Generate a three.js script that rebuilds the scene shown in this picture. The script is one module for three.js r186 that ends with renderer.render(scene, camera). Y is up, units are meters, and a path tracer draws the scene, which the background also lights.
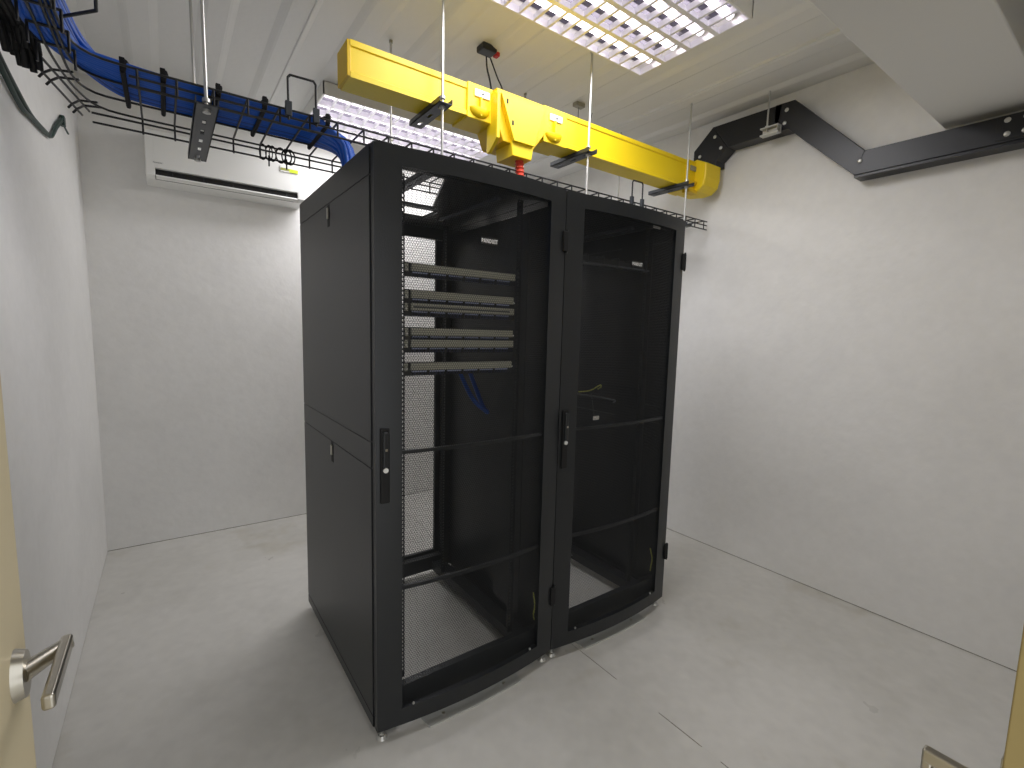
import * as THREE from 'three';
import { RoundedBoxGeometry } from 'three/addons/geometries/RoundedBoxGeometry.js';
import { mergeGeometries } from 'three/addons/utils/BufferGeometryUtils.js';
import { RectAreaLightUniformsLib } from 'three/addons/lights/RectAreaLightUniformsLib.js';

// ------------------------------------------------------------------ camera, sky, lamps, exposure
const scene = new THREE.Scene();
const camera = new THREE.PerspectiveCamera(2 * Math.atan(384 / 477.59) * 180 / Math.PI, 1024 / 768, 0.02, 60);
{
  const yaw = 0.6255, pitch = -0.1092, roll = 0.0251;
  const F = new THREE.Vector3(Math.sin(yaw) * Math.cos(pitch), Math.sin(pitch), -Math.cos(yaw) * Math.cos(pitch));
  const R = new THREE.Vector3().crossVectors(F, new THREE.Vector3(0, 1, 0)).normalize();
  const U = new THREE.Vector3().crossVectors(R, F);
  const up = R.clone().multiplyScalar(-Math.sin(roll)).addScaledVector(U, Math.cos(roll));
  camera.position.set(-0.5397, 1.4686, 1.5149);
  camera.up.copy(up);
  camera.lookAt(camera.position.clone().add(F));
}
scene.background = new THREE.Color(2.0, 2.03, 2.08);      // daylight outside the open door
RectAreaLightUniformsLib.init();
const LAMP = { intensity: 14, color: 0xfdfcff, y: 2.812, w: 1.2, d: 0.54 };
for (const [x, z] of [[0.9, 0.015], [0.9, -1.84]]) {       // the two louvred ceiling fittings
  const l = new THREE.RectAreaLight(LAMP.color, LAMP.intensity, LAMP.w, LAMP.d);
  l.position.set(x, LAMP.y, z); l.rotation.x = -Math.PI / 2;
  l.name = 'ceiling_lamp_light'; scene.add(l);
}
const renderer = new THREE.WebGLRenderer({ antialias: true });
renderer.toneMapping = THREE.LinearToneMapping;
renderer.toneMappingExposure = 0.72;
renderer.shadowMap.enabled = true;

// ------------------------------------------------------------------ helpers
let seed = 7;
const rnd = () => { seed = (seed * 1664525 + 1013904223) % 4294967296; return seed / 4294967296; };
const V = (x, y, z) => new THREE.Vector3(x, y, z);
const used = {};
function numbered(n) { if (!(n in used)) { used[n] = 0; return n; } return n + '_' + String(++used[n]).padStart(3, '0'); }
function tag(o, label, category, group) { o.userData.label = label; o.userData.category = category; if (group) o.userData.group = group; return o; }
function thing(name, label, category, pos = [0, 0, 0], group) {
  const g = new THREE.Group(); g.name = numbered(name); g.position.set(...pos); scene.add(g);
  return tag(g, label, category, group);
}
function structure(o) { o.userData.kind = 'structure'; return o; }
function part(name, geo, m, parent, pos) {
  const o = new THREE.Mesh(Array.isArray(geo) ? merge(geo) : geo, m);
  o.name = parent === scene ? numbered(name) : name; o.castShadow = o.receiveShadow = true;
  if (pos) o.position.set(...pos);
  parent.add(o); return o;
}
function merge(list) {
  return mergeGeometries(list.map((g) => {
    let q = g.index ? g.toNonIndexed() : g.clone();
    for (const k of Object.keys(q.attributes)) if (!['position', 'normal', 'uv'].includes(k)) q.deleteAttribute(k);
    return q;
  }));
}
// box from its two corners, uv in metres
function bx(x0, x1, y0, y1, z0, z1) {
  const g = new THREE.BoxGeometry(x1 - x0, y1 - y0, z1 - z0); g.translate((x0 + x1) / 2, (y0 + y1) / 2, (z0 + z1) / 2);
  return boxUV(g);
}
function rbx(x0, x1, y0, y1, z0, z1, r = 0.004, s = 2) {
  const g = new RoundedBoxGeometry(x1 - x0, y1 - y0, z1 - z0, s, r); g.translate((x0 + x1) / 2, (y0 + y1) / 2, (z0 + z1) / 2);
  return boxUV(g);
}
function boxUV(g) {
  const p = g.attributes.position, n = g.attributes.normal, uv = new Float32Array(p.count * 2);
  for (let i = 0; i < p.count; i++) {
    const a = Math.abs(n.getX(i)), b = Math.abs(n.getY(i)), c = Math.abs(n.getZ(i));
    const [u, v] = a >= b && a >= c ? [p.getZ(i), p.getY(i)] : b >= c ? [p.getX(i), p.getZ(i)] : [p.getX(i), p.getY(i)];
    uv[i * 2] = u; uv[i * 2 + 1] = v;
  }
  g.setAttribute('uv', new THREE.BufferAttribute(uv, 2)); return g;
}
function cyl(a, b, r, seg = 8, r2 = r) {
  const d = b.clone().sub(a), g = new THREE.CylinderGeometry(r2, r, d.length(), seg);
  g.applyQuaternion(new THREE.Quaternion().setFromUnitVectors(V(0, 1, 0), d.normalize()));
  g.translate((a.x + b.x) / 2, (a.y + b.y) / 2, (a.z + b.z) / 2); return g;
}
function tube(pts, r, n = 40, rad = 7, tension = 0.5) {
  return new THREE.TubeGeometry(new THREE.CatmullRomCurve3(pts, false, 'catmullrom', tension), n, r, rad, false);
}
// bent rod: straight runs with ball joints
function rod(pts, r, seg = 6) {
  const l = [];
  for (let i = 0; i + 1 < pts.length; i++) { l.push(cyl(pts[i], pts[i + 1], r, seg)); if (i) { const s = new THREE.SphereGeometry(r, seg, 4); s.translate(pts[i].x, pts[i].y, pts[i].z); l.push(s); } }
  return merge(l);
}
const shapeOf = (pts, holes = []) => {
  const s = new THREE.Shape(pts.map(([a, b]) => new THREE.Vector2(a, b)));
  for (const h of holes) s.holes.push(new THREE.Path(h.map(([a, b]) => new THREE.Vector2(a, b))));
  return s;
};
function extrude(s, d, bevel = 0) {
  return new THREE.ExtrudeGeometry(s, { depth: d - 2 * bevel, bevelEnabled: bevel > 0, bevelSize: bevel, bevelThickness: bevel, bevelOffset: -bevel, bevelSegments: 2, curveSegments: 10 }).translate(0, 0, bevel);
}
// prisms along each axis: points are [z,y], [x,y] and [x,z]
const prismX = (pts, x0, x1, bevel = 0, holes = []) => boxUV(extrude(shapeOf(pts.map(([z, y]) => [-z, y]), holes.map((h) => h.map(([z, y]) => [-z, y]))), x1 - x0, bevel).rotateY(Math.PI / 2).translate(x0, 0, 0));
const prismZ = (pts, z0, z1, bevel = 0, holes = []) => boxUV(extrude(shapeOf(pts, holes), z1 - z0, bevel).translate(0, 0, z0));
const prismY = (pts, y0, y1, bevel = 0, holes = []) => boxUV(extrude(shapeOf(pts.map(([x, z]) => [x, -z]), holes.map((h) => h.map(([x, z]) => [x, -z]))), y1 - y0, bevel).rotateX(-Math.PI / 2).translate(0, y0, 0));
const rect = (a0, a1, b0, b1) => [[a0, b0], [a1, b0], [a1, b1], [a0, b1]];

// ------------------------------------------------------------------ procedural textures
function lattice(n, s) { let t = s >>> 0; const a = new Float32Array(n * n); for (let i = 0; i < n * n; i++) { t = (t * 1664525 + 1013904223) >>> 0; a[i] = t / 4294967296; } return a; }
function fbm(size, cells, octaves, s) {           // tiling value noise, 0..1
  const out = new Float32Array(size * size); let amp = 1, sum = 0;
  for (let o = 0; o < octaves; o++) {
    const n = cells << o, L = lattice(n, s + o * 17);
    for (let y = 0; y < size; y++) for (let x = 0; x < size; x++) {
      const u = x / size * n, v = y / size * n, i = Math.floor(u), j = Math.floor(v);
      let fx = u - i, fy = v - j; fx = fx * fx * (3 - 2 * fx); fy = fy * fy * (3 - 2 * fy);
      const i1 = (i + 1) % n, j1 = (j + 1) % n;
      out[y * size + x] += amp * ((L[j * n + i] * (1 - fx) + L[j * n + i1] * fx) * (1 - fy) + (L[j1 * n + i] * (1 - fx) + L[j1 * n + i1] * fx) * fy);
    }
    sum += amp; amp *= 0.55;
  }
  for (let k = 0; k < out.length; k++) out[k] /= sum;
  return out;
}
function tex(size, f, metres, srgb = true) {
  const d = new Uint8Array(size * size * 4);
  for (let k = 0; k < size * size; k++) { const c = f(k); d[k * 4] = c[0]; d[k * 4 + 1] = c[1]; d[k * 4 + 2] = c[2]; d[k * 4 + 3] = 255; }
  const t = new THREE.DataTexture(d, size, size); t.wrapS = t.wrapT = THREE.RepeatWrapping; t.magFilter = THREE.LinearFilter; t.minFilter = THREE.LinearMipmapLinearFilter; t.generateMipmaps = true;
  if (srgb) t.colorSpace = THREE.SRGBColorSpace;
  t.repeat.set(1 / metres, 1 / metres); t.needsUpdate = true; return t;
}
const nA = fbm(512, 4, 6, 11), nB = fbm(512, 16, 4, 29), nC = fbm(512, 64, 2, 53);
const mix = (a, b, t) => a.map((v, i) => v + (b[i] - v) * Math.min(1, Math.max(0, t)));
const wallTex = tex(512, (k) => mix([240, 239, 236], [231, 230, 227], (nA[k] - 0.35) * 2.2).map((v) => v + (nC[k] - 0.5) * 5), 2.1);
const wallBump = tex(512, (k) => { const v = 128 + (nB[k] - 0.5) * 150 + (nA[k] - 0.5) * 90; return [v, v, v]; }, 0.9, false);
const floorTex = tex(512, (k) => {
  let c = mix([212, 210, 204], [196, 194, 187], (nA[k] - 0.36) * 2.4);
  c = mix(c, [182, 176, 160], (nB[k] * 0.6 + nA[k] * 0.4 - 0.62) * 3);
  return c.map((v) => v + (nC[k] - 0.5) * 10);
}, 2.6);
const floorRough = tex(512, (k) => { const v = 150 + (nB[k] - 0.5) * 120 + (nA[k] - 0.5) * 90; return [v, v, v]; }, 1.7, false);
const metalBump = tex(512, (k) => { const v = 128 + (nC[k] - 0.5) * 200; return [v, v, v]; }, 0.16, false);

// ------------------------------------------------------------------ materials
const std = (o) => new THREE.MeshStandardMaterial(o);
const M = {
  wall: std({ map: wallTex, bumpMap: wallBump, bumpScale: 0.0025, roughness: 0.62 }),
  ceiling: std({ color: 0xe5e5e3, bumpMap: wallBump, bumpScale: 0.003, roughness: 0.55 }),
  soffit: std({ color: 0xe2e1dc, roughness: 0.7, bumpMap: wallBump, bumpScale: 0.001 }),
  floor: std({ map: floorTex, roughnessMap: floorRough, roughness: 0.75 }),
  joint: std({ color: 0x6f6754, roughness: 0.95 }),
  door: std({ color: 0xcfc2a0, roughness: 0.5 }),
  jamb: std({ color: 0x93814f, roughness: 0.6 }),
  steel: std({ color: 0xb9b4a8, metalness: 1, roughness: 0.28 }),
  zinc: std({ color: 0xc9c9c6, metalness: 0.85, roughness: 0.38 }),
  galv: std({ color: 0xc6c7c3, metalness: 0.4, roughness: 0.45 }),
  black: std({ color: 0x1d2023, roughness: 0.38, bumpMap: metalBump, bumpScale: 0.0003 }),
  rubber: std({ color: 0x0b0b0c, roughness: 0.7 }),
  wire: std({ color: 0x0c0c0e, roughness: 0.45 }),
  strut: std({ color: 0x393d42, roughness: 0.4, metalness: 0.3 }),
  blackDuct: std({ color: 0x15171c, roughness: 0.38 }),
  yellow: std({ color: 0xf6d61c, roughness: 0.42 }),
  yellowDeep: std({ color: 0xe5bd06, roughness: 0.45 }),
  red: std({ color: 0xe0452c, roughness: 0.5 }),
  blue: std({ color: 0x0a57bf, roughness: 0.45 }),
  blueDark: std({ color: 0x0a4092, roughness: 0.45 }),
  green: std({ color: 0x16352f, roughness: 0.5 }),
  velcro: std({ color: 0x101012, roughness: 0.95 }),
  white: std({ color: 0xeeeeea, roughness: 0.4 }),
  offwhite: std({ color: 0xd9d8d2, roughness: 0.5 }),
  grey: std({ color: 0x9a998c, roughness: 0.5 }),
  darkgrey: std({ color: 0x44474a, roughness: 0.5 }),
  port: std({ color: 0x1b2440, roughness: 0.35 }),
  strip: std({ color: 0x8f97b5, roughness: 0.5 }),
  label: std({ color: 0xf3f2ec, roughness: 0.7 }),
  lime: std({ color: 0xcfe02a, roughness: 0.6 }),
  khaki: std({ color: 0x9c9f4a, roughness: 0.7 }),
  mirror: std({ color: 0xf0f0f4, metalness: 0.35, roughness: 0.3 }),
  reflector: std({ color: 0x74727f, metalness: 0.9, roughness: 0.35 }),
  lampWhite: std({ color: 0xe4e3de, roughness: 0.45 }),
  tubeGlow: std({ color: 0xffffff, emissive: 0xfff4fb, emissiveIntensity: 4.5, roughness: 0.5 }),
  bulbRed: std({ color: 0xb81c22, roughness: 0.4 }),
};
// perforated sheet: round holes in a staggered grid
function perforated(pitch, radius) {
  const w = 48, h = 84, d = new Uint8Array(w * h * 4);
  for (let y = 0; y < h; y++) for (let x = 0; x < w; x++) {
    let m = 9;
    for (const [cx, cy] of [[0.25, 0.25], [0.75, 0.75], [1.25, 0.25], [-0.25, 0.75], [0.25, 1.25], [0.75, -0.25]]) {
      const dx = ((x + 0.5) / w - cx) * pitch, dy = ((y + 0.5) / h - cy) * pitch * 1.75; m = Math.min(m, Math.hypot(dx, dy));
    }
    const v = Math.min(255, Math.max(0, 128 + (m - radius) / pitch * 48 * 60)); const k = (y * w + x) * 4; d[k] = d[k + 1] = d[k + 2] = v; d[k + 3] = 255;
  }
  const t = new THREE.DataTexture(d, w, h); t.wrapS = t.wrapT = THREE.RepeatWrapping; t.magFilter = THREE.LinearFilter;
  t.repeat.set(1 / pitch, 1 / (pitch * 1.75)); t.needsUpdate = true; return t;
}
M.mesh = std({ color: 0x1d2023, roughness: 0.38, alphaMap: perforated(0.0085, 0.0038), alphaTest: 0.5, side: THREE.DoubleSide });
function print(text, w, h, fg, bg, font) {
  const c = document.createElement('canvas'); c.width = w; c.height = h; const x = c.getContext('2d');
  x.fillStyle = bg; x.fillRect(0, 0, w, h); x.fillStyle = fg; x.font = font; x.textAlign = 'center'; x.textBaseline = 'middle'; x.fillText(text, w / 2, h / 2 + 2);
  const t = new THREE.CanvasTexture(c); t.colorSpace = THREE.SRGBColorSpace; return std({ map: t, roughness: 0.5 });
}
M.logo = print('PANDUIT', 256, 64, '#ffffff', '#1a1b1d', 'bold 58px sans-serif');
M.acLogo = print('Panasonic', 256, 48, '#55575a', '#e2e2de', 'bold 40px sans-serif');
function plate(w, h, m, parent, pos, name, rotY = 0) { const o = part(name, new THREE.PlaneGeometry(w, h), m, parent, pos); o.rotation.y = rotY; return o; }

// ------------------------------------------------------------------ the room
const XL = -0.91, XR = 2.505, ZB = -2.36, ZF = 1.40, H = 2.9;
{ // floor: two cast slabs with a joint between them
  const f = structure(new THREE.Group()); f.name = 'floor'; scene.add(f);
  part('slab', bx(XL - 0.2, 0.9575, -0.12, 0, ZB - 0.2, 3.0), M.floor, f);
  part('slab', bx(0.9615, XR + 0.2, -0.12, 0, ZB - 0.2, 3.0), M.floor, f);
  for (const q of [[XL - 0.1, XL - 0.003, ZB, ZF], [XR + 0.003, XR + 0.1, ZB, ZF], [XL, XR, ZB - 0.1, ZB - 0.003]]) part('wall_joint', bx(q[0], q[1], -0.01, 0.004, q[2], q[3]), M.joint, f);
  const deep = [], flush = [];
  for (let z = ZB - 0.1; z < 2.9;) { const l = 0.03 + rnd() * 0.14, f0 = rnd(); (f0 < 0.82 ? deep : flush).push(bx(0.957, 0.962, -0.12, f0 < 0.82 ? -0.0012 - rnd() * 0.0012 : -0.0001, z, z + l)); z += l; }
  part('joint_filler', deep, M.joint, f); part('joint_patch', flush, M.floor, f);
}
structure(part('wall_left', bx(XL - 0.15, XL, 0.004, H + 0.1, ZB - 0.15, 1.5), M.wall, scene));
structure(part('wall_back', bx(XL, XR, 0.004, H + 0.1, ZB - 0.15, ZB), M.wall, scene));
structure(part('wall_right', bx(XR, XR + 0.15, 0.004, H + 0.1, ZB - 0.15, 1.5), M.wall, scene));
structure(part('wall_front', [bx(XL, -0.80, 0, H + 0.1, ZF, 1.5), bx(1.02, XR, 0, H + 0.1, ZF, 1.5), bx(-0.80, 1.02, 2.12, H + 0.1, ZF, 1.5)], M.wall, scene));
{ // door lining
  structure(part('trim_1', [bx(-0.80, -0.755, 0, 2.12, ZF - 0.01, 1.51), bx(0.985, 1.02, 0, 2.12, ZF - 0.01, 1.51), bx(-0.755, 0.985, 2.08, 2.12, ZF - 0.01, 1.51)], M.door, scene));
}
{ // ceiling: ribbed sheets running away from the door, lapped across the room
  const c = structure(new THREE.Group()); c.name = 'ceiling'; scene.add(c);
  const pts = []; const p = 0.3, d = 0.015;
  for (let x = XL - 0.17; x < XR + 0.16; x += p) for (const [o, y] of [[0, 0], [0.12, 0], [0.145, -d * 0.8], [0.155, -d], [0.235, -d], [0.245, -d * 0.8], [0.27, 0]]) pts.push([Math.min(x + o, XR + 0.16), H + d * 0.5 + y]);
  const top = [[XR + 0.16, H + 0.12], [XL - 0.17, H + 0.12]];
  part('roof_sheet', prismZ([...pts, ...top], ZB - 0.15, -0.69), M.ceiling, c);
  part('roof_sheet', prismZ([...pts.map(([x, y]) => [x, y - 0.004]), ...top], -0.705, 1.5), M.ceiling, c);
  for (const [x, z0, z1] of [[0.06, ZB, -0.7], [1.18, -0.69, 0.9], [2.05, ZB, 1.2]]) part('sheet_seam', rbx(x - 0.004, x + 0.004, H - 0.013, H + 0.01, z0, z1, 0.002, 1), M.ceiling, c);
}
structure(part('trim_2', rbx(0.2, XR, 2.475, H + 0.02, 0.76, 1.095, 0.006), M.soffit, scene));     // boxed-in beam across the ceiling

// ------------------------------------------------------------------ doors
{
  const d = structure(new THREE.Group()); d.name = 'door_1'; scene.add(d);
  tag(d, 'cream door leaf standing open along the left wall', 'door');
  part('leaf', rbx(-0.742, -0.70, 0.012, 2.07, 0.712, 1.395, 0.003), M.door, d);
  const h = part('handle_plate', new THREE.CylinderGeometry(0.021, 0.024, 0.01, 28).rotateZ(-Math.PI / 2).scale(1, 1.3, 1), M.steel, d, [-0.695, 1.057, 0.767]);
  part('neck', cyl(V(0, 0, 0), V(0.037, 0.005, -0.036), 0.0115, 16, 0.0085), M.steel, h);
  part('lever', rbx(0.029, 0.041, -0.004, 0.014, -0.043, 0.084, 0.004, 2), M.steel, h);
  for (const y of [0.3, 1.1, 1.85]) part('hinge', cyl(V(-0.697, y - 0.05, 1.4), V(-0.697, y + 0.05, 1.4), 0.008, 10), M.steel, d);
}
{
  const d = structure(new THREE.Group()); d.name = 'door_2'; scene.add(d);
  tag(d, 'cream closed door leaf at the right edge', 'door');
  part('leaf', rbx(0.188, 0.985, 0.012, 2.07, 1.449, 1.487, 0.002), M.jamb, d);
  const h = part('handle_plate', rbx(0.21, 0.24, 0.86, 1.0, 1.4455, 1.4495, 0.001, 1), M.steel, d);
  part('lever', [rbx(0.201, 0.215, 0.949, 0.966, 1.380, 1.447, 0.003, 2), rbx(0.202, 0.214, 0.85, 0.964, 1.380, 1.391, 0.003, 2)], M.steel, h);
}

// ------------------------------------------------------------------ server cabinets
const bow = (x) => 0.008 + 0.036 * (1 - ((x - 0.4) / 0.4) ** 2);
// a strip of the bowed door between x0..x1, y0..y1, from the front surface back by t
function bowed(x0, x1, y0, y1, t, back = 0, n = 14) {
  const pts = []; for (let i = 0; i <= n; i++) { const x = x0 + (x1 - x0) * i / n; pts.push([x, bow(x) - back]); }
  for (let i = n; i >= 0; i--) { const x = x0 + (x1 - x0) * i / n; pts.push([x, bow(x) - back - t]); }
  return prismY(pts, y0, y1);
}
function bowedSheet(x0, x1, y0, y1, back) {
  const g = new THREE.PlaneGeometry(x1 - x0, y1 - y0, 20, 1).translate((x0 + x1) / 2, (y0 + y1) / 2, 0), p = g.attributes.position, uv = g.attributes.uv;
  for (let i = 0; i < p.count; i++) { p.setZ(i, bow(p.getX(i)) - back); uv.setXY(i, p.getX(i), p.getY(i)); }
  g.computeVertexNormals(); return g;
}
const railGeo = (() => { // 19 inch mounting rail with square holes
  const holes = []; for (let i = 0; i < 117; i++) { const y = 0.16 + i * 0.01588; holes.push(rect(0.0115, 0.021, y, y + 0.0095)); }
  const a = prismZ(rect(0, 0.026, 0.13, 2.0), -0.002, 0, 0, holes);
  return merge([a, bx(0, 0.002, 0.13, 2.0, -0.04, -0.002)]);
})();
const latchGeo = { cup: prismX(rect(-0.016, 0.016, -0.042, 0.042), -0.004, 0.0012), tongue: rbx(-0.007, -0.0015, -0.012, 0.03, -0.008, 0.008, 0.002, 1) };
function cabinet(x, label, opts) {
  const c = thing('server_cabinet', label, 'server cabinet', [x, 0, 0], 'black server cabinets in the middle of the room');
  const B = 0.045, T = 2.045, D = -1.0;
  for (const [px, pz] of [[0.004, -0.045], [0.752, -0.045], [0.004, -0.995], [0.752, -0.995]]) part('post', bx(px, px + 0.044, B, T - 0.012, pz, pz + 0.044), M.black, c);
  // roof with cable openings
  part('roof', prismY(rect(0.002, 0.798, D, -0.002), T - 0.014, T, 0.002, opts.roof), M.black, c);
  part('roof_rail', bx(0.045, 0.755, T - 0.05, T - 0.012, -0.05, -0.03), M.black, c);
  part('roof_rail', bx(0.045, 0.755, T - 0.075, T - 0.012, D + 0.005, D + 0.03), M.black, c);
  part('support_bar', rbx(0.545, 0.566, 1.985, 2.0, -0.62, -0.12, 0.002, 1), M.darkgrey, c);
  part('base_rail', bx(0.045, 0.755, B, 0.165, -0.05, -0.02), M.black, c);
  part('base_rail', bx(0.045, 0.755, B, 0.125, D + 0.005, D + 0.05), M.black, c);
  part('base_rail', bx(0.014, 0.10, 0.018, 0.10, D + 0.05, -0.05), M.black, c);
  part('base_rail', bx(0.685, 0.755, B, 0.095, D + 0.05, -0.05), M.black, c);
  for (const [px, pz] of [[0.028, -0.02], [0.772, -0.02], [0.028, -0.965], [0.772, -0.965]]) {
    const f = part('levelling_foot', new THREE.CylinderGeometry(0.0135, 0.021, 0.012, 20).translate(0, 0.006, 0), M.zinc, c, [px, 0, pz]);
    part('foot_bolt', [new THREE.CylinderGeometry(0.007, 0.007, 0.036, 10).translate(0, 0.028, 0), new THREE.CylinderGeometry(0.012, 0.012, 0.008, 6).translate(0, 0.018, 0)], M.zinc, f);
  }
  { // galvanised floor bracket below the door
    const b = part('floor_bracket', [prismY([[0.18, -0.03], [0.62, -0.03], [0.612, 0.042], [0.4, 0.05], [0.188, 0.042]], 0.0, 0.006), bx(0.19, 0.61, 0.004, 0.04, -0.03, -0.026)], M.galv, c);
    for (const sx of [0.26, 0.54]) part('screw', new THREE.CylinderGeometry(0.007, 0.007, 0.006, 6), M.steel, b, [sx, 0.006, 0.012]);
  }
  // side panels
  for (const s of opts.sides) {
    const x0 = s < 0 ? -0.001 : 0.789, x1 = x0 + 0.012, z0 = D + 0.004, z1 = -0.03;
    const strip = (n, y0, y1) => part(n, rbx(x0, x1, y0, y1, z0, z1, 0.0015, 1), M.black, c);
    strip('side_cap', 1.953, T); const up = strip('side_panel', 1.092, 1.949); strip('side_strip', 1.0, 1.087); const lo = strip('side_panel', 0.09, 0.996); strip('side_strip', B, 0.086);
    part('side_backing', bx(x0 + 0.003, x1 - 0.002, B + 0.01, T - 0.01, z0 + 0.01, z1 - 0.01), M.black, c);
    for (const [pn, y] of [[up, 1.905], [lo, 0.952]]) {
      const l = part('latch', latchGeo.cup, M.rubber, pn, [s < 0 ? x0 + 0.0005 : x1 - 0.0005, y, -0.497]); if (s < 0) l.rotation.y = Math.PI;
      part('latch_tongue', latchGeo.tongue.clone().translate(0.009, 0, 0), M.steel, l);
    }
  }
  // mounting rails
  for (const z of [-0.103, -0.74]) {
    part('mounting_rail', railGeo, M.black, c, [0.124, 0, z]);
    const r = part('mounting_rail', railGeo, M.black, c, [0.663, 0, z]); r.scale.x = -1;
  }
  // tall cable channel on the right of the rails, with fingers
  part('cable_channel', bx(0.69, 0.694, 0.2, 1.95, -0.3, -0.1), M.black, c);
  // rear door
  {
    const d = part('rear_door', prismZ(rect(0.006, 0.794, 0.055, 2.035), D - 0.022, D - 0.002, 0.001, [rect(0.07, 0.725, 0.14, 1.975)]), M.black, c);
    const g = new THREE.PlaneGeometry(0.655, 1.835).translate(0.3975, 1.0575, D - 0.01), p = g.attributes.position;
    for (let i = 0; i < p.count; i++) g.attributes.uv.setXY(i, p.getX(i), p.getY(i));
    part('rear_mesh', g, M.mesh, d);
    part('rear_handle', rbx(0.03, 0.05, 0.95, 1.1, D - 0.034, D - 0.02, 0.003), M.rubber, d);
  }
  // front door
  const d = part('front_door', [bowed(0.001, 0.088, 0.05, T - 0.004, 0.022), bowed(0.708, 0.797, 0.05, T - 0.004, 0.022), bowed(0.088, 0.708, 1.982, T - 0.004, 0.022), bowed(0.088, 0.708, 0.05, 0.112, 0.022)], M.black, c);
  part('door_mesh', bowedSheet(0.086, 0.71, 0.11, 1.984, 0.008), M.mesh, d);
  for (const y of [1.05, 0.563]) part('stiffener', bowed(0.086, 0.71, y - 0.006, y + 0.006, 0.012, 0.011), M.black, d);
  const lock = part('swing_handle', rbx(0.014, 0.046, 0.885, 1.14, bow(0.03) - 0.002, bow(0.03) + 0.008, 0.004), M.rubber, d);
  part('lever', rbx(0.02, 0.038, 1.01, 1.13, bow(0.03) + 0.006, bow(0.03) + 0.018, 0.005), M.black, lock);
  part('key_lock', new THREE.CylinderGeometry(0.0085, 0.0085, 0.012, 18).rotateX(Math.PI / 2), M.white, lock, [0.03, 1.0, bow(0.03) + 0.008]);
  part('catch', rbx(0.026, 0.034, 1.066, 1.074, bow(0.03) + 0.018, bow(0.03) + 0.02, 0.0008, 1), M.steel, lock);
  for (const y of [1.84, 0.31]) { const hn = part('hinge', rbx(0.782, 0.808, y - 0.04, y + 0.04, -0.006, 0.02, 0.003), M.rubber, d); part('hinge_pin', cyl(V(0.803, y - 0.046, 0.014), V(0.803, y + 0.046, 0.014), 0.005, 10), M.black, hn); }
  const lg = part('name_plate', bx(-0.037, 0.037, -0.013, 0.013, -0.001, 0.0015), M.black, d, [0.41, 1.788, bow(0.41) - 0.004]);
  plate(0.07, 0.022, M.logo, lg, [0, 0, 0.002], 'lettering');
  for (const sx of [0.13, 0.665]) part('screw', new THREE.CylinderGeometry(0.005, 0.005, 0.004, 8).rotateX(Math.PI / 2), M.zinc, d, [sx, 0.118, bow(sx) - 0.002]);
  // earth lead of the door
  part('earth_lead', tube([V(0.72, 0.33, -0.03), V(0.716, 0.28, -0.012), V(0.71, 0.24, -0.012), V(0.73, 0.2, -0.03)], 0.0035, 16, 6), M.khaki, c);
  return c;
}
const openings = [[[0.09, -0.60], [0.50, -0.60], [0.335, -0.15], [0.09, -0.15]], rect(0.09, 0.55, -0.81, -0.63)];
cabinet(0, 'black server cabinet with six patch panels behind its mesh door', { sides: [-1], roof: openings });
const cab2 = cabinet(0.8, 'black server cabinet with empty rack, nearer the right wall', { sides: [1], roof: [rect(0.07, 0.2, -0.62, -0.35)] });
part('divider', bx(-0.004, 0.004, 0.06, 2.0, -0.98, -0.06), M.black, cab2);
plate(0.055, 0.016, M.offwhite, part('rating_plate', bx(-0.028, 0.028, -0.009, 0.009, -0.001, 0), M.black, cab2, [0.62, 1.993, -0.028]), [0, 0, 0.001], 'plate_face');

// ------------------------------------------------------------------ patch panels in the first cabinet
const panelLabels = ['topmost grey patch panel, alone below the door name plate', 'second grey patch panel from the top, just above the third', 'third grey patch panel from the top, with two thin grey lines', 'fourth grey patch panel from the top, just above the fifth', 'fifth grey patch panel from the top', 'lowest grey patch panel, above the empty rack space'];
const panelY = [[1.679, -0.097], [1.585, -0.097], [1.541, -0.0995], [1.452, -0.097], [1.41, -0.0995], [1.326, -0.1]];
const portGeo = prismZ(rect(0, 0.0125, 0, 0.011), 0, 0.004, 0, [rect(0.0018, 0.0107, 0.0016, 0.0088)]);
panelY.forEach(([y, z], i) => {
  const p = thing('patch_panel', panelLabels[i] + ' in the left cabinet', 'patch panel', [0.146, y, z], 'patch panels in the left cabinet');
  part('face', [rbx(0.022, 0.474 - (i % 2) * 0.006, -0.006, 0.021, 0, 0.012, 0.002, 1), bx(0.001, 0.014, -0.008, 0.02, 0, 0.003)], M.grey, p);
  part('back_plate', bx(0, 0.4826, -0.026, 0.0235, -0.003, 0), M.black, p);
  if (i === 2) part('label_line', bx(0.03, 0.45, 0.004, 0.0095, 0.012, 0.0125), M.darkgrey, p);
  for (let g = 0; g < 6; g++) {
    const list = []; for (let k = 0; k < 4; k++) list.push(portGeo.clone().translate(0.028 + g * 0.0725 + k * 0.0152, -0.0245, 0));
    const m = part('port_module', list, M.port, p);
    part('module_strip', bx(0.028 + g * 0.0725, 0.088 + g * 0.0725, -0.0125, -0.0085, 0.002, 0.0065), M.strip, m);
  }
  for (const sx of [0.008, 0.4745]) part('cage_screw', new THREE.CylinderGeometry(0.004, 0.004, 0.004, 8).rotateX(Math.PI / 2), M.zinc, p, [sx, 0.0, 0.003]);
});
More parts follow.
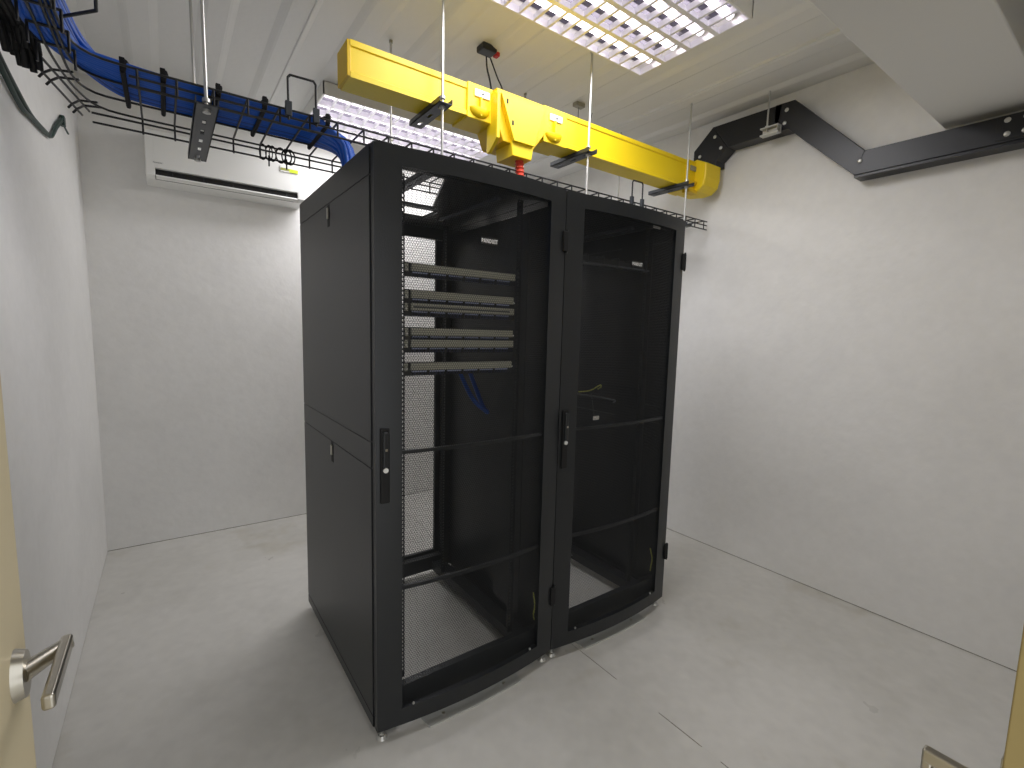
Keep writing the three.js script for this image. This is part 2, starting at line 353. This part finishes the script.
{ // cable manager in the second cabinet
  const p = thing('cable_manager', 'dark slim cable manager near the top of the right cabinet', 'cable manager', [0.946, 1.80, -0.1]);
  part('face', bx(0, 0.4826, -0.022, 0.022, -0.002, 0), M.black, p);
  part('lip', rbx(0.01, 0.4726, -0.02, -0.012, 0, 0.045, 0.002, 1), M.darkgrey, p);
  for (let k = 0; k < 5; k++) part('ring', rod([V(0.04 + k * 0.1, -0.014, 0), V(0.04 + k * 0.1, -0.014, 0.05), V(0.04 + k * 0.1, 0.018, 0.05), V(0.04 + k * 0.1, 0.018, 0)], 0.003, 6), M.black, p);
}
{ // loose leads in the cabinets
  const g = 'loose leads inside the cabinets';
  const lead = (l, pts, r, m) => tag(part('loose_lead', tube(pts, r, 40, 6), m, scene), l, 'cable', g);
  lead('thin yellow lead sticking out mid-height in the right cabinet', [V(1.05, 1.19, -0.14), V(1.09, 1.20, -0.1), V(1.13, 1.225, -0.08), V(1.15, 1.215, -0.09), V(1.16, 1.20, -0.12)], 0.003, M.khaki);
  lead('dark grey lead looping below the yellow one in the right cabinet', [V(1.04, 1.18, -0.14), V(1.14, 1.165, -0.08), V(1.26, 1.14, -0.1), V(1.31, 1.12, -0.15)], 0.004, M.darkgrey);
  lead('dark looped lead near the bottom of the right cabinet', [V(0.9, 0.42, -0.15), V(0.93, 0.5, -0.1), V(0.99, 0.5, -0.09), V(1.0, 0.42, -0.1), V(1.06, 0.36, -0.15)], 0.003, M.darkgrey);
  lead('blue lead drooping below the panels in the left cabinet', [V(0.575, 1.3, -0.48), V(0.60, 1.16, -0.38), V(0.65, 1.10, -0.34), V(0.675, 1.09, -0.36), V(0.68, 1.12, -0.42), V(0.672, 1.3, -0.55)], 0.011, M.blueDark);
  const t = thing('cable_tag', 'small white tag hanging below the leads in the right cabinet', 'tag', [1.135, 1.062, -0.1]);
  part('tag_face', rbx(-0.02, 0.02, -0.01, 0.01, -0.001, 0.001, 0.0008, 1), M.offwhite, t);
  part('string', cyl(V(-0.012, 0.008, 0), V(-0.02, 0.12, -0.02), 0.0012, 5), M.darkgrey, t);
}

// ------------------------------------------------------------------ wire cable tray (mesh on top, rims hanging down) and its hangers
const TY = 2.238, TD = 2.185, ZN = -0.43, ZFAR = -0.875, XE = 2.455;
{
  const t = thing('wire_tray', 'black wire mesh cable tray running above both cabinets and along left wall', 'cable tray');
  const r = 0.0038;
  const long = (pts) => part('long_wire', pts.length > 2 ? tube(pts, r, 150, 6, 0.4) : cyl(pts[0], pts[1], r, 6), M.wire, t);
  const runs = [[-0.43, [[-0.60, -0.43], [-0.67, -0.42], [-0.712, -0.38], [-0.73, -0.30], [-0.735, -0.15]]], [-0.58, [[-0.62, -0.58], [-0.69, -0.565], [-0.728, -0.52], [-0.742, -0.42], [-0.745, -0.25]]],
    [-0.73, [[-0.60, -0.73], [-0.69, -0.722], [-0.73, -0.68], [-0.75, -0.59], [-0.754, -0.43]]], [-0.875, [[-0.60, -0.875], [-0.68, -0.862], [-0.725, -0.81], [-0.755, -0.70], [-0.772, -0.58], [-0.782, -0.40]]]];
  for (const [z, bend] of runs) {
    const last = bend[bend.length - 1][0];
    long([V(XE, TY, z), V(1.2, TY, z), V(0, TY, z), V(-0.45, TY, z), ...bend.map(([x, q]) => V(x, TY, q)), V(last - 0.002, TY, 0.1), V(last - 0.002, TY, 0.5)]);
  }
  for (const y of [2.212, TD]) { long([V(XE, y, ZN), V(-0.60, y, ZN)]); long([V(XE, y, ZFAR), V(-0.725, y, y > 2.2 ? -0.845 : -0.862)]); }
  const g = rod([V(0, TD - 0.003, ZN), V(0, TY, ZN), V(0, TY, ZFAR), V(0, TD - 0.003, ZFAR)], r, 6);
  for (let i = 0; i < 31; i++) part('cross_wire', g, M.wire, t, [-0.58 + i * 0.1, 0, 0]);
  // cut-open outside rim at the corner
  long([V(-0.737, TY, -0.92), V(-0.812, TY, -0.49)]); long([V(-0.763, TY, -0.98), V(-0.839, TY, -0.53)]);
  for (const q of [0.12, 0.22, 0.62, 0.74]) {
    const a = V(-0.737 - 0.075 * q, TY, -0.92 + 0.43 * q), b = V(-0.763 - 0.076 * q, TY, -0.98 + 0.45 * q);
    part('rim_rung', rod([a.clone().add(V(0.05, 0, 0.02)), a, b, b.clone().add(V(-0.012, -0.012, -0.01))], r, 6), M.wire, t);
  }
  const g2 = rod([V(-0.72, TD, 0), V(-0.72, TY, 0), V(-0.80, TY, 0), V(-0.80, TD, 0)], r, 6);
  for (let i = 0; i < 9; i++) part('cross_wire', g2, M.wire, t, [0, 0, -0.42 + i * 0.11]);
}
function slotted(w, z0, z1, y) { // strut: slotted plate with turned-up edges
  const holes = [], n = Math.max(3, Math.round((z1 - z0) / 0.1)), s = (z1 - z0) / n;
  for (let i = 0; i < n; i++) holes.push(rect(-0.006, 0.006, z0 + s * (i + 0.3), z0 + s * (i + 0.7)));
  return merge([prismY(rect(-w / 2, w / 2, z0, z1), y, y + 0.003, 0, holes), bx(-w / 2, -w / 2 + 0.003, y, y + 0.022, z0, z1), bx(w / 2 - 0.003, w / 2, y, y + 0.022, z0, z1)]);
}
function hanger(x, label, upper, mat) {
  const h = thing('trapeze_hanger', label, 'hanger', [x, 0, 0], 'rod hangers carrying the trays');
  for (const z of [-0.385, -0.95]) {
    const rd = part('threaded_rod', cyl(V(0, 2.14, z), V(0, H + 0.01, z), 0.0058, 10), mat, h);
    for (const y of upper ? [2.395, 2.432, 2.148] : [2.148, 2.18]) part('nut', new THREE.CylinderGeometry(0.013, 0.013, 0.011, 6), M.zinc, rd, [0, y, z]);
    part('ceiling_plug', new THREE.CylinderGeometry(0.009, 0.009, 0.012, 10), M.grey, rd, [0, H, z]);
  }
  part('strut', slotted(upper ? 0.05 : 0.064, -0.975, -0.345, 2.152), M.strut, h);
  if (upper) part('strut', slotted(0.06, -0.655, -0.35, 2.398), M.strut, h);
}
hanger(-0.405, 'rod hanger with wide black strut under the blue cables', false, M.zinc);
hanger(0.437, 'rod hanger crossing the left half of the yellow duct', true, M.zinc);
hanger(1.285, 'rod hanger in the middle of the right half of the yellow duct', true, M.zinc);
hanger(2.14, 'dark rod hanger at the right end of the yellow duct', true, M.galv);
// tall wire loops clipped to the tray
function loop(x0, x1, z, label) {
  const s = thing('wire_loop', label, 'wire loop', [0, 0, 0], 'tall wire loops on the tray');
  part('loop_wire', rod([V(x0, 2.2, z), V(x0, 2.342, z), V(x0 + 0.008, 2.352, z), V(x1 - 0.008, 2.354, z), V(x1, 2.344, z), V(x1, 2.2, z)], 0.0042, 8), M.wire, s);
  for (const x of [x0, x1]) part('clip', rbx(x - 0.011, x + 0.011, 2.212, 2.262, z - 0.008, z + 0.008, 0.002, 1), M.strut, s);
}
loop(-0.154, -0.06, -0.418, 'tall wire loop standing on the tray over the blue cables');
loop(1.675, 1.765, -0.415, 'tall wire loop above the right cabinet');
{
  const s = thing('wire_loop', 'wire loop jutting from the tray beside the left wall, cut by the top edge', 'wire loop', [0, 0, 0], 'tall wire loops on the tray');
  part('loop_wire', rod([V(-0.735, 2.25, -0.27), V(-0.65, 2.252, -0.175), V(-0.648, 2.29, -0.16), V(-0.66, 2.36, -0.13), V(-0.735, 2.36, -0.1)], 0.0042, 8), M.wire, s);
}

// ------------------------------------------------------------------ blue cable bundle
{
  const r = 0.0088; let n = 0;
  for (const [cnt, zs, layer] of [[16, -0.472, 0], [11, -0.545, 1], [6, -0.61, 2]]) for (let i = 0; i < cnt; i++) {
    const zq = zs - i * 0.0172, yq = TY + 0.012 + layer * 0.0155;
    const u = (-0.47 - zq) / 0.26;                                // 0 inside of the bend, 1 outside
    const col = n % 6, row = Math.floor(n / 6);
    const xs = -0.738 - col * 0.0138 + (rnd() - 0.5) * 0.003, ys = TY + 0.012 + row * 0.0155;
    const jit = () => (rnd() - 0.5) * 0.008, o = col / 6;
    const xd = -0.02 + layer * 0.02 + rnd() * 0.02 + u * 0.02;
    const pts = [V(xs, ys, 0.5), V(xs, ys, 0.05), V(xs, ys, -0.20), V(xs + 0.004, ys, -0.31 - o * 0.05), V(xs + 0.03 + o * 0.02, (ys + yq) / 2, -0.42 - u * 0.1 - o * 0.02), V(-0.625 + jit() * 0.5 - u * 0.02, yq, zq + 0.02 + u * 0.02),
      V(-0.53 + jit(), yq, zq + 0.003), V(-0.42, yq + jit() * 0.3, zq + jit() * 0.5), V(-0.25, yq + jit() * 0.3, zq), V(-0.08, yq, zq), V(xd - 0.02, yq - 0.003, zq - u * 0.01),
      V(xd + 0.055, yq - 0.055, zq + 0.1 * u), V(xd + 0.075, 2.13, zq + 0.14 * u), V(xd + 0.08, 2.03, zq + 0.14 * u), V(xd + 0.085, 1.78, zq + 0.1 * u - 0.03)];
    tag(part('network_cable', tube(pts, r * (0.93 + rnd() * 0.1), 90, 6, 0.5), rnd() < 0.75 ? M.blue : M.blueDark, scene), 'blue network cable in the thick bundle lying on the black wire tray', 'cable', 'blue network cables on the tray');
    n++;
  }
  const tie = (x, label) => {
    const t = thing('hook_tie', label, 'cable tie', [x, 0, 0], 'black ties around the blue cables');
    part('band', rod([V(0, TY - 0.008, -0.452), V(0.006, TY + 0.022, -0.455), V(0.01, TY + 0.046, -0.535), V(0.01, TY + 0.062, -0.62), V(0.006, TY + 0.058, -0.70), V(0, TY + 0.03, -0.748), V(0, TY - 0.008, -0.75), V(0, TY - 0.008, -0.452)], 0.0075, 7), M.velcro, t);
    part('tail', rbx(-0.007, 0.007, TY - 0.006, TY + 0.03, -0.462, -0.444, 0.002, 1), M.velcro, t);
  };
  tie(-0.615, 'black tie around the blue cables at the corner by the left wall');
  tie(-0.515, 'black tie around the blue cables, between corner and wide strut');
  tie(-0.365, 'black tie around the blue cables, just right of the wide strut');
  tie(-0.225, 'black tie around the blue cables, left of the tall wire loop');
  tie(-0.01, 'black tie around the blue cables just before they drop into the cabinet');
}
for (const [x, k] of [[-0.155, 0], [-0.085, 1]]) { // small black ties on the far rim
  const t = thing('zip_tie', k ? 'right one of two small black ties on the tray above the yellow sticker' : 'left one of two small black ties on the tray above the yellow sticker', 'cable tie', [x, 2.207, -0.862], 'small ties on the far rim');
  for (const dx of [-0.018, 0.006, 0.02]) part('loop', new THREE.TorusGeometry(0.03, 0.0045, 6, 16).scale(0.45 + k * 0.2, 1, 1).translate(dx, 0, 0.006), M.velcro, t);
  part('tail', rbx(0.002, 0.008, -0.055, -0.01, 0.004, 0.008, 0.001, 1), M.velcro, t);
}
{ // black cables along the left wall
  for (let i = 0; i < 15; i++) {
    const x = -0.874 + (i % 5) * 0.0135, y = 2.266 + Math.floor(i / 5) * 0.0165, e = -0.37 - rnd() * 0.1;
    tag(part('black_cable', tube([V(x, y, 0.5), V(x, y, 0.1), V(x + 0.002, y + 0.004, -0.2), V(x + 0.006, y - 0.002, e), V(x + 0.012, y - 0.03 - rnd() * 0.03, e - 0.05), V(x + 0.012, y - 0.06 - rnd() * 0.03, e - 0.06)], 0.0085, 30, 6), M.rubber, scene), 'short black cable end hanging beside the left wall above the wire tray', 'cable', 'black cable ends in the upper left corner');
  }
  for (const [dx, dy, l] of [[0, 0, 'upper dark green cable drooping along the left wall'], [0.0, -0.022, 'lower dark green cable drooping along the left wall']])
    tag(part('green_cable', tube([V(-0.897, 2.30 + dy, -0.25), V(-0.899, 2.235 + dy, -0.5), V(-0.899, 2.20 + dy * 1.4, -0.78), V(-0.899, 2.192 + dy * 0.3, -0.97), V(-0.899, 2.215 + dy * 0.2, -1.2), V(-0.899, 2.236, -1.34), V(-0.9, 2.33 + dy * 0.4, -1.5), V(-0.9, 2.41 + dy * 0.4, -1.66)], 0.0075, 70, 7), M.green, scene), l, 'cable', 'green cables on the left wall');
  const c = thing('wall_clip', 'small dark clip holding the green cables to the left wall', 'clip', [-0.9, 2.41, -1.68]);
  part('hook', [rbx(-0.008, 0.012, -0.025, 0.02, -0.02, 0.02, 0.005), cyl(V(0, -0.01, -0.01), V(0.004, -0.018, -0.14), 0.004, 6)], M.green, c);
}

// ------------------------------------------------------------------ yellow fibre duct above the cabinets
{
  const d = thing('fibre_duct', 'long yellow fibre duct hung above the cabinets with a drop chute', 'cable duct');
  const zf = -0.44, zb = -0.56;
  const prof = (y0, y1) => [[zf, y0 + 0.004], [zf + 0.006, y0], [zf + 0.006, y0 + 0.02], [zf, y0 + 0.024], [zf, y1 - 0.026], [zf + 0.006, y1 - 0.022], [zf + 0.006, y1], [zf - 0.012, y1], [zf - 0.012, y0 + 0.012], [zb + 0.012, y0 + 0.012], [zb + 0.012, y1], [zb - 0.006, y1], [zb - 0.006, y1 - 0.022], [zb, y1 - 0.026], [zb, y0 + 0.024], [zb - 0.006, y0 + 0.02], [zb - 0.006, y0]];
  part('channel', prismX(prof(2.42, 2.556), 0.072, 0.70), M.yellow, d);
  part('channel', prismX(prof(2.42, 2.585), 1.02, 2.26), M.yellow, d);
  part('end_cap', prismX([[zf + 0.004, 2.424], [zf + 0.004, 2.554], [zb - 0.004, 2.554], [zb - 0.004, 2.424]], 0.06, 0.074, 0.002), M.yellowDeep, d);
  part('cover', bx(0.072, 0.70, 2.55, 2.556, zb, zf), M.yellow, d);
  part('cover', bx(1.02, 2.26, 2.579, 2.585, zb, zf), M.yellow, d);
  for (const [x, y0, y1] of [[0.583, 2.412, 2.562], [1.02, 2.412, 2.575]]) {
    const c = part('coupler', rbx(x, x + 0.15, y0, y1, zb - 0.012, zf + 0.012, 0.004), M.yellow, d);
    part('coupler_label', rbx(x + 0.034, x + 0.112, y1 - 0.055, y1 - 0.024, zf + 0.011, zf + 0.02, 0.002, 1), M.label, c);
    part('label_screw', new THREE.CylinderGeometry(0.005, 0.005, 0.004, 10).rotateX(Math.PI / 2), M.darkgrey, c, [x + 0.074, y1 - 0.04, zf + 0.021]);
    // latch basin: a half cup with a rib
    const cup = new THREE.SphereGeometry(0.05, 20, 10, 0, Math.PI * 2, Math.PI / 2, Math.PI / 2).scale(1.05, 0.75, 0.5);
    part('latch_cup', cup, std({ color: 0xf2cf0a, roughness: 0.42, side: THREE.DoubleSide }), c, [x + 0.062, y0 + 0.045, zf + 0.012]);
    part('latch_rib', rbx(x + 0.058, x + 0.066, y0 + 0.012, y1 - 0.055, zf + 0.01, zf + 0.03, 0.002, 1), M.yellow, c);
  }
  // drop fitting: tapering box and spout
  const s = part('drop_fitting', prismZ([[0.725, 2.532], [0.978, 2.532], [0.918, 2.346], [0.80, 2.346]], -0.395, -0.37, 0.002), M.yellow, d);
  part('fitting_body', prismZ([[0.715, 2.56], [1.0, 2.56], [1.0, 2.43], [0.93, 2.34], [0.755, 2.34], [0.715, 2.43]], -0.575, -0.395, 0.003), M.yellowDeep, s);
  part('fitting_rim', prismX([[-0.40, 2.545], [-0.375, 2.528], [-0.375, 2.34], [-0.44, 2.29], [-0.46, 2.29], [-0.46, 2.545]], 0.706, 0.722, 0.002), M.yellow, s);
  part('spout', prismZ([[0.795, 2.35], [0.925, 2.35], [0.915, 2.285], [0.803, 2.285]], -0.52, -0.385, 0.004), M.yellow, s);
  for (const [x, y] of [[0.758, 2.505], [0.79, 2.42]]) part('slot', rbx(x - 0.005, x + 0.005, y - 0.011, y + 0.011, -0.372, -0.368, 0.002, 1), M.rubber, s);
  // end fitting by the right wall, turning up into the black duct
  const e = part('end_fitting', prismX([[-0.565, 2.41], [-0.46, 2.395], [-0.40, 2.40], [-0.36, 2.43], [-0.347, 2.48], [-0.347, 2.565], [-0.42, 2.60], [-0.53, 2.575], [-0.565, 2.575]], 2.28, 2.445, 0.008), M.yellow, d);
  part('coupler', rbx(2.20, 2.29, 2.405, 2.59, zb - 0.012, zf + 0.014, 0.005), M.yellow, d);
  part('coupler_label', rbx(2.225, 2.285, 2.525, 2.555, zf + 0.013, zf + 0.022, 0.002, 1), M.grey, e);
  part('latch_cup', new THREE.SphereGeometry(0.034, 18, 10, 0, Math.PI * 2, Math.PI / 2, Math.PI / 2).scale(1.2, 0.8, 0.8), M.yellowDeep, e, [2.25, 2.455, zf + 0.014]);
  part('latch_rib', rbx(2.20, 2.30, 2.385, 2.41, zf - 0.02, zf + 0.03, 0.006), M.yellowDeep, e);
}
{
  const list = []; for (let i = 0; i < 14; i++) { const q = new THREE.TorusGeometry(0.0185, 0.0042, 6, 18).rotateX(Math.PI / 2); q.translate(0.875 + i * 0.0012, 2.287 - i * 0.0085 * 2, -0.43); list.push(q); }
  list.push(cyl(V(0.875, 2.30, -0.43), V(0.892, 2.05, -0.43), 0.0185, 18));
  tag(part('red_conduit', list, M.red, scene), 'short orange-red corrugated tube dropping from the yellow chute', 'conduit');
}
// ------------------------------------------------------------------ black duct on the right wall
{
  const d = thing('wall_duct', 'black steel cable duct zigzagging along the right wall', 'cable duct');
  const x0 = 2.40, x1 = 2.498;
  const seg = (n, pts) => part(n, prismX(pts, x0, x1, 0.0025), M.blackDuct, d);
  seg('riser', [[-0.526, 2.575], [-0.526, 2.703], [-0.396, 2.82], [-0.283, 2.667], [-0.355, 2.605], [-0.355, 2.57]]);
  seg('upper_run', [[-0.395, 2.82], [0.04, 2.813], [0.02, 2.6645], [-0.281, 2.667]]);
  seg('elbow', [[0.0, 2.8165], [0.107, 2.812], [0.175, 2.742], [0.155, 2.592], [0.082, 2.662], [0.0, 2.667]].map(([z, y]) => [z, y]));
  seg('sloping_run', [[0.172, 2.744], [0.476, 2.435], [0.44, 2.32], [0.152, 2.594]]);
  seg('lower_run', [[0.475, 2.436], [1.395, 2.436], [1.395, 2.325], [0.436, 2.322]]);
  part('flange', [prismX([[0.436, 2.31], [1.395, 2.31], [1.395, 2.325], [0.436, 2.322]], x0 + 0.006, x1, 0)], M.blackDuct, d);
  part('splice_plate', rbx(x0 - 0.003, x0 + 0.002, 2.335, 2.43, 0.96, 1.25, 0.001, 1), M.blackDuct, d);
  for (const [z, y] of [[-0.377, 2.755], [-0.478, 2.658], [-0.33, 2.674], [0.067, 2.77], [0.06, 2.70], [0.458, 2.387], [0.993, 2.414], [0.996, 2.357], [1.05, 2.414], [1.05, 2.357]])
    part('rivet', new THREE.SphereGeometry(0.0115, 12, 6, 0, Math.PI * 2, 0, Math.PI / 2).scale(1, 0.45, 1).rotateZ(Math.PI / 2), M.zinc, d, [x0 - 0.002, y, z]);
}
{ // little channel hung on a rod in front of the black duct
  const h = thing('channel_hanger', 'short pale metal channel on a thin rod before the black duct', 'hanger', [2.36, -0.012, -0.02]);
  part('hanger_rod', cyl(V(0, 2.68, 0), V(0.004, H + 0.01, 0), 0.005, 8), M.zinc, h);
  const P = [[-0.02, 2.655], [0.02, 2.655], [0.02, 2.70], [-0.02, 2.70], [-0.02, 2.693], [0.012, 2.693], [0.012, 2.662], [-0.02, 2.662]];
  const c = part('channel', prismZ(P, -0.03, 0.075, 0.001), M.zinc, h);
  part('channel_end', bx(-0.016, 0.014, 2.66, 2.694, 0.066, 0.07), M.grey, c);
  part('rod_nut', new THREE.CylinderGeometry(0.012, 0.012, 0.01, 6), M.zinc, h, [0, 2.705, 0]);
}

// ------------------------------------------------------------------ air conditioner on the back wall
{
  const a = thing('air_conditioner', 'white wall-mounted air conditioner on the back wall', 'air conditioner');
  const x0 = -0.60, x1 = 0.285, f = -2.15;
  const full = [[ZB, 2.62], [-2.20, 2.62], [f, 2.60], [f, 2.42], [f, 2.345], [-2.18, 2.326], [ZB, 2.322]];
  part('body', [prismX(full, x0, -0.555, 0.004), prismX(full, 0.238, x1, 0.004), prismX([[ZB, 2.62], [-2.20, 2.62], [f, 2.60], [f, 2.388], [-2.30, 2.37], [-2.30, 2.342], [-2.18, 2.326], [ZB, 2.322]], -0.557, 0.24)], M.white, a);
  part('outlet', bx(-0.555, 0.238, 2.352, 2.383, -2.31, -2.17), M.rubber, a);
  part('air_flap', prismX([[f, 2.341], [f - 0.003, 2.348], [-2.2, 2.354], [-2.2, 2.345], [-2.17, 2.326]], -0.552, 0.236), M.white, a);
  for (let i = 0; i < 5; i++) part('vane', bx(-0.47 + i * 0.16, -0.468 + i * 0.16, 2.355, 2.381, -2.175, -2.168), M.darkgrey, a);
  plate(0.055, 0.011, M.acLogo, a, [-0.541, 2.418, f + 0.0015], 'lettering');
  const st = part('sticker', rbx(0.128, 0.242, 2.508, 2.545, f, f + 0.006, 0.001, 1), M.white, a);
  part('sticker_tail', bx(0.186, 0.241, 2.509, 2.532, f + 0.006, f + 0.007), M.lime, st);
  part('sticker_print', bx(0.131, 0.186, 2.516, 2.532, f + 0.006, f + 0.007), M.khaki, st);
}

// ------------------------------------------------------------------ louvred ceiling lamps
function lamp(cx, cz, label) {
  const l = thing('ceiling_lamp', label, 'ceiling lamp', [cx, 0, cz], 'louvred fluorescent ceiling lamps');
  const w = 0.64, d = 0.30, y0 = 2.818, y1 = 2.892;
  part('housing', [bx(-w, w, y1 - 0.003, y1, -d, d), bx(-w, -w + 0.006, y0, y1, -d, d), bx(w - 0.006, w, y0, y1, -d, d), bx(-w, w, y0, y1, -d, -d + 0.006), bx(-w, w, y0, y1, d - 0.006, d)], M.lampWhite, l);
  const louvre = part('louvre_frame', [bx(-w + 0.006, w - 0.006, y0, y0 + 0.03, -d + 0.006, -d + 0.012), bx(-w + 0.006, w - 0.006, y0, y0 + 0.03, d - 0.012, d - 0.006), bx(-w + 0.006, -w + 0.012, y0, y0 + 0.03, -d + 0.012, d - 0.012), bx(w - 0.012, w - 0.006, y0, y0 + 0.03, -d + 0.012, d - 0.012)], M.mirror, l);
  const lw = (2 * d - 0.024) / 4;
  for (let i = 0; i < 4; i++) {
    const z = -d + 0.012 + lw * (i + 0.5);
    part('fluorescent_tube', cyl(V(-w + 0.03, 2.858, z), V(w - 0.03, 2.858, z), 0.017, 14), M.tubeGlow, l);
    for (const sx of [-1, 1]) part('lamp_holder', bx(sx * (w - 0.03) - 0.012, sx * (w - 0.03) + 0.012, 2.85, 2.89, z - 0.014, z + 0.014), M.lampWhite, l);
    if (i) part('long_blade', prismX([[z - lw / 2 - 0.011, y0], [z - lw / 2 + 0.011, y0], [z - lw / 2 + 0.002, y0 + 0.032], [z - lw / 2 - 0.002, y0 + 0.032]], -w + 0.012, w - 0.012), M.mirror, louvre);
    part('reflector', prismX([[z - lw / 2, y1 - 0.02], [z - 0.02, y1 - 0.006], [z + 0.02, y1 - 0.006], [z + lw / 2, y1 - 0.02], [z + lw / 2, y1 - 0.004], [z - lw / 2, y1 - 0.004]], -w + 0.01, w - 0.01), M.reflector, l);
  }
  const blade = prismZ([[-0.006, y0 + 0.002], [0.006, y0 + 0.002], [0.0015, y0 + 0.03], [-0.0015, y0 + 0.03]], -d + 0.012, d - 0.012);
  for (let i = 1; i < 16; i++) part('cross_blade', blade, M.mirror, louvre, [-w + 0.012 + i * (2 * w - 0.024) / 16, 0, 0]);
}
lamp(0.9, 0.015, 'louvred fluorescent ceiling lamp in front of the yellow duct');
lamp(0.9, -1.84, 'louvred fluorescent ceiling lamp behind the yellow duct near the back wall');

// ------------------------------------------------------------------ small ceiling fittings
{
  const j = thing('junction_box', 'small black ceiling box with a red plug and two leads', 'junction box', [0.845, H - 0.03, -0.69]);
  part('box', rbx(-0.045, 0.04, 0.002, 0.034, -0.035, 0.035, 0.008), M.blackDuct, j);
  part('plug', rbx(0.041, 0.066, 0.0, 0.03, -0.012, 0.02, 0.004), M.bulbRed, j);
  part('lead', tube([V(-0.005, -0.015, 0), V(-0.03, -0.1, 0.05), V(-0.055, -0.2, 0.12), V(-0.05, -0.3, 0.14)], 0.0045, 24, 6), M.rubber, j);
  part('lead', tube([V(0.02, -0.015, 0), V(0.03, -0.12, 0.05), V(0.02, -0.22, 0.12), V(0.01, -0.32, 0.14)], 0.0035, 24, 6), M.rubber, j);
  const k = thing('ceiling_plate', 'small grey plate under the ceiling with a looped wire', 'ceiling plate', [1.63, H - 0.012, -0.845]);
  part('plate', rbx(-0.035, 0.035, -0.004, 0.02, -0.02, 0.02, 0.003), M.grey, k);
  part('wire', tube([V(0, 0, 0), V(0.0, -0.07, 0.0), V(0.05, -0.11, -0.01), V(0.1, -0.08, -0.02), V(0.13, -0.02, -0.02), V(0.14, 0.01, -0.02)], 0.002, 30, 5), M.darkgrey, k);
}
scene.traverse((o) => { if (o.isMesh) { o.castShadow = o.receiveShadow = true; } });
renderer.render(scene, camera);
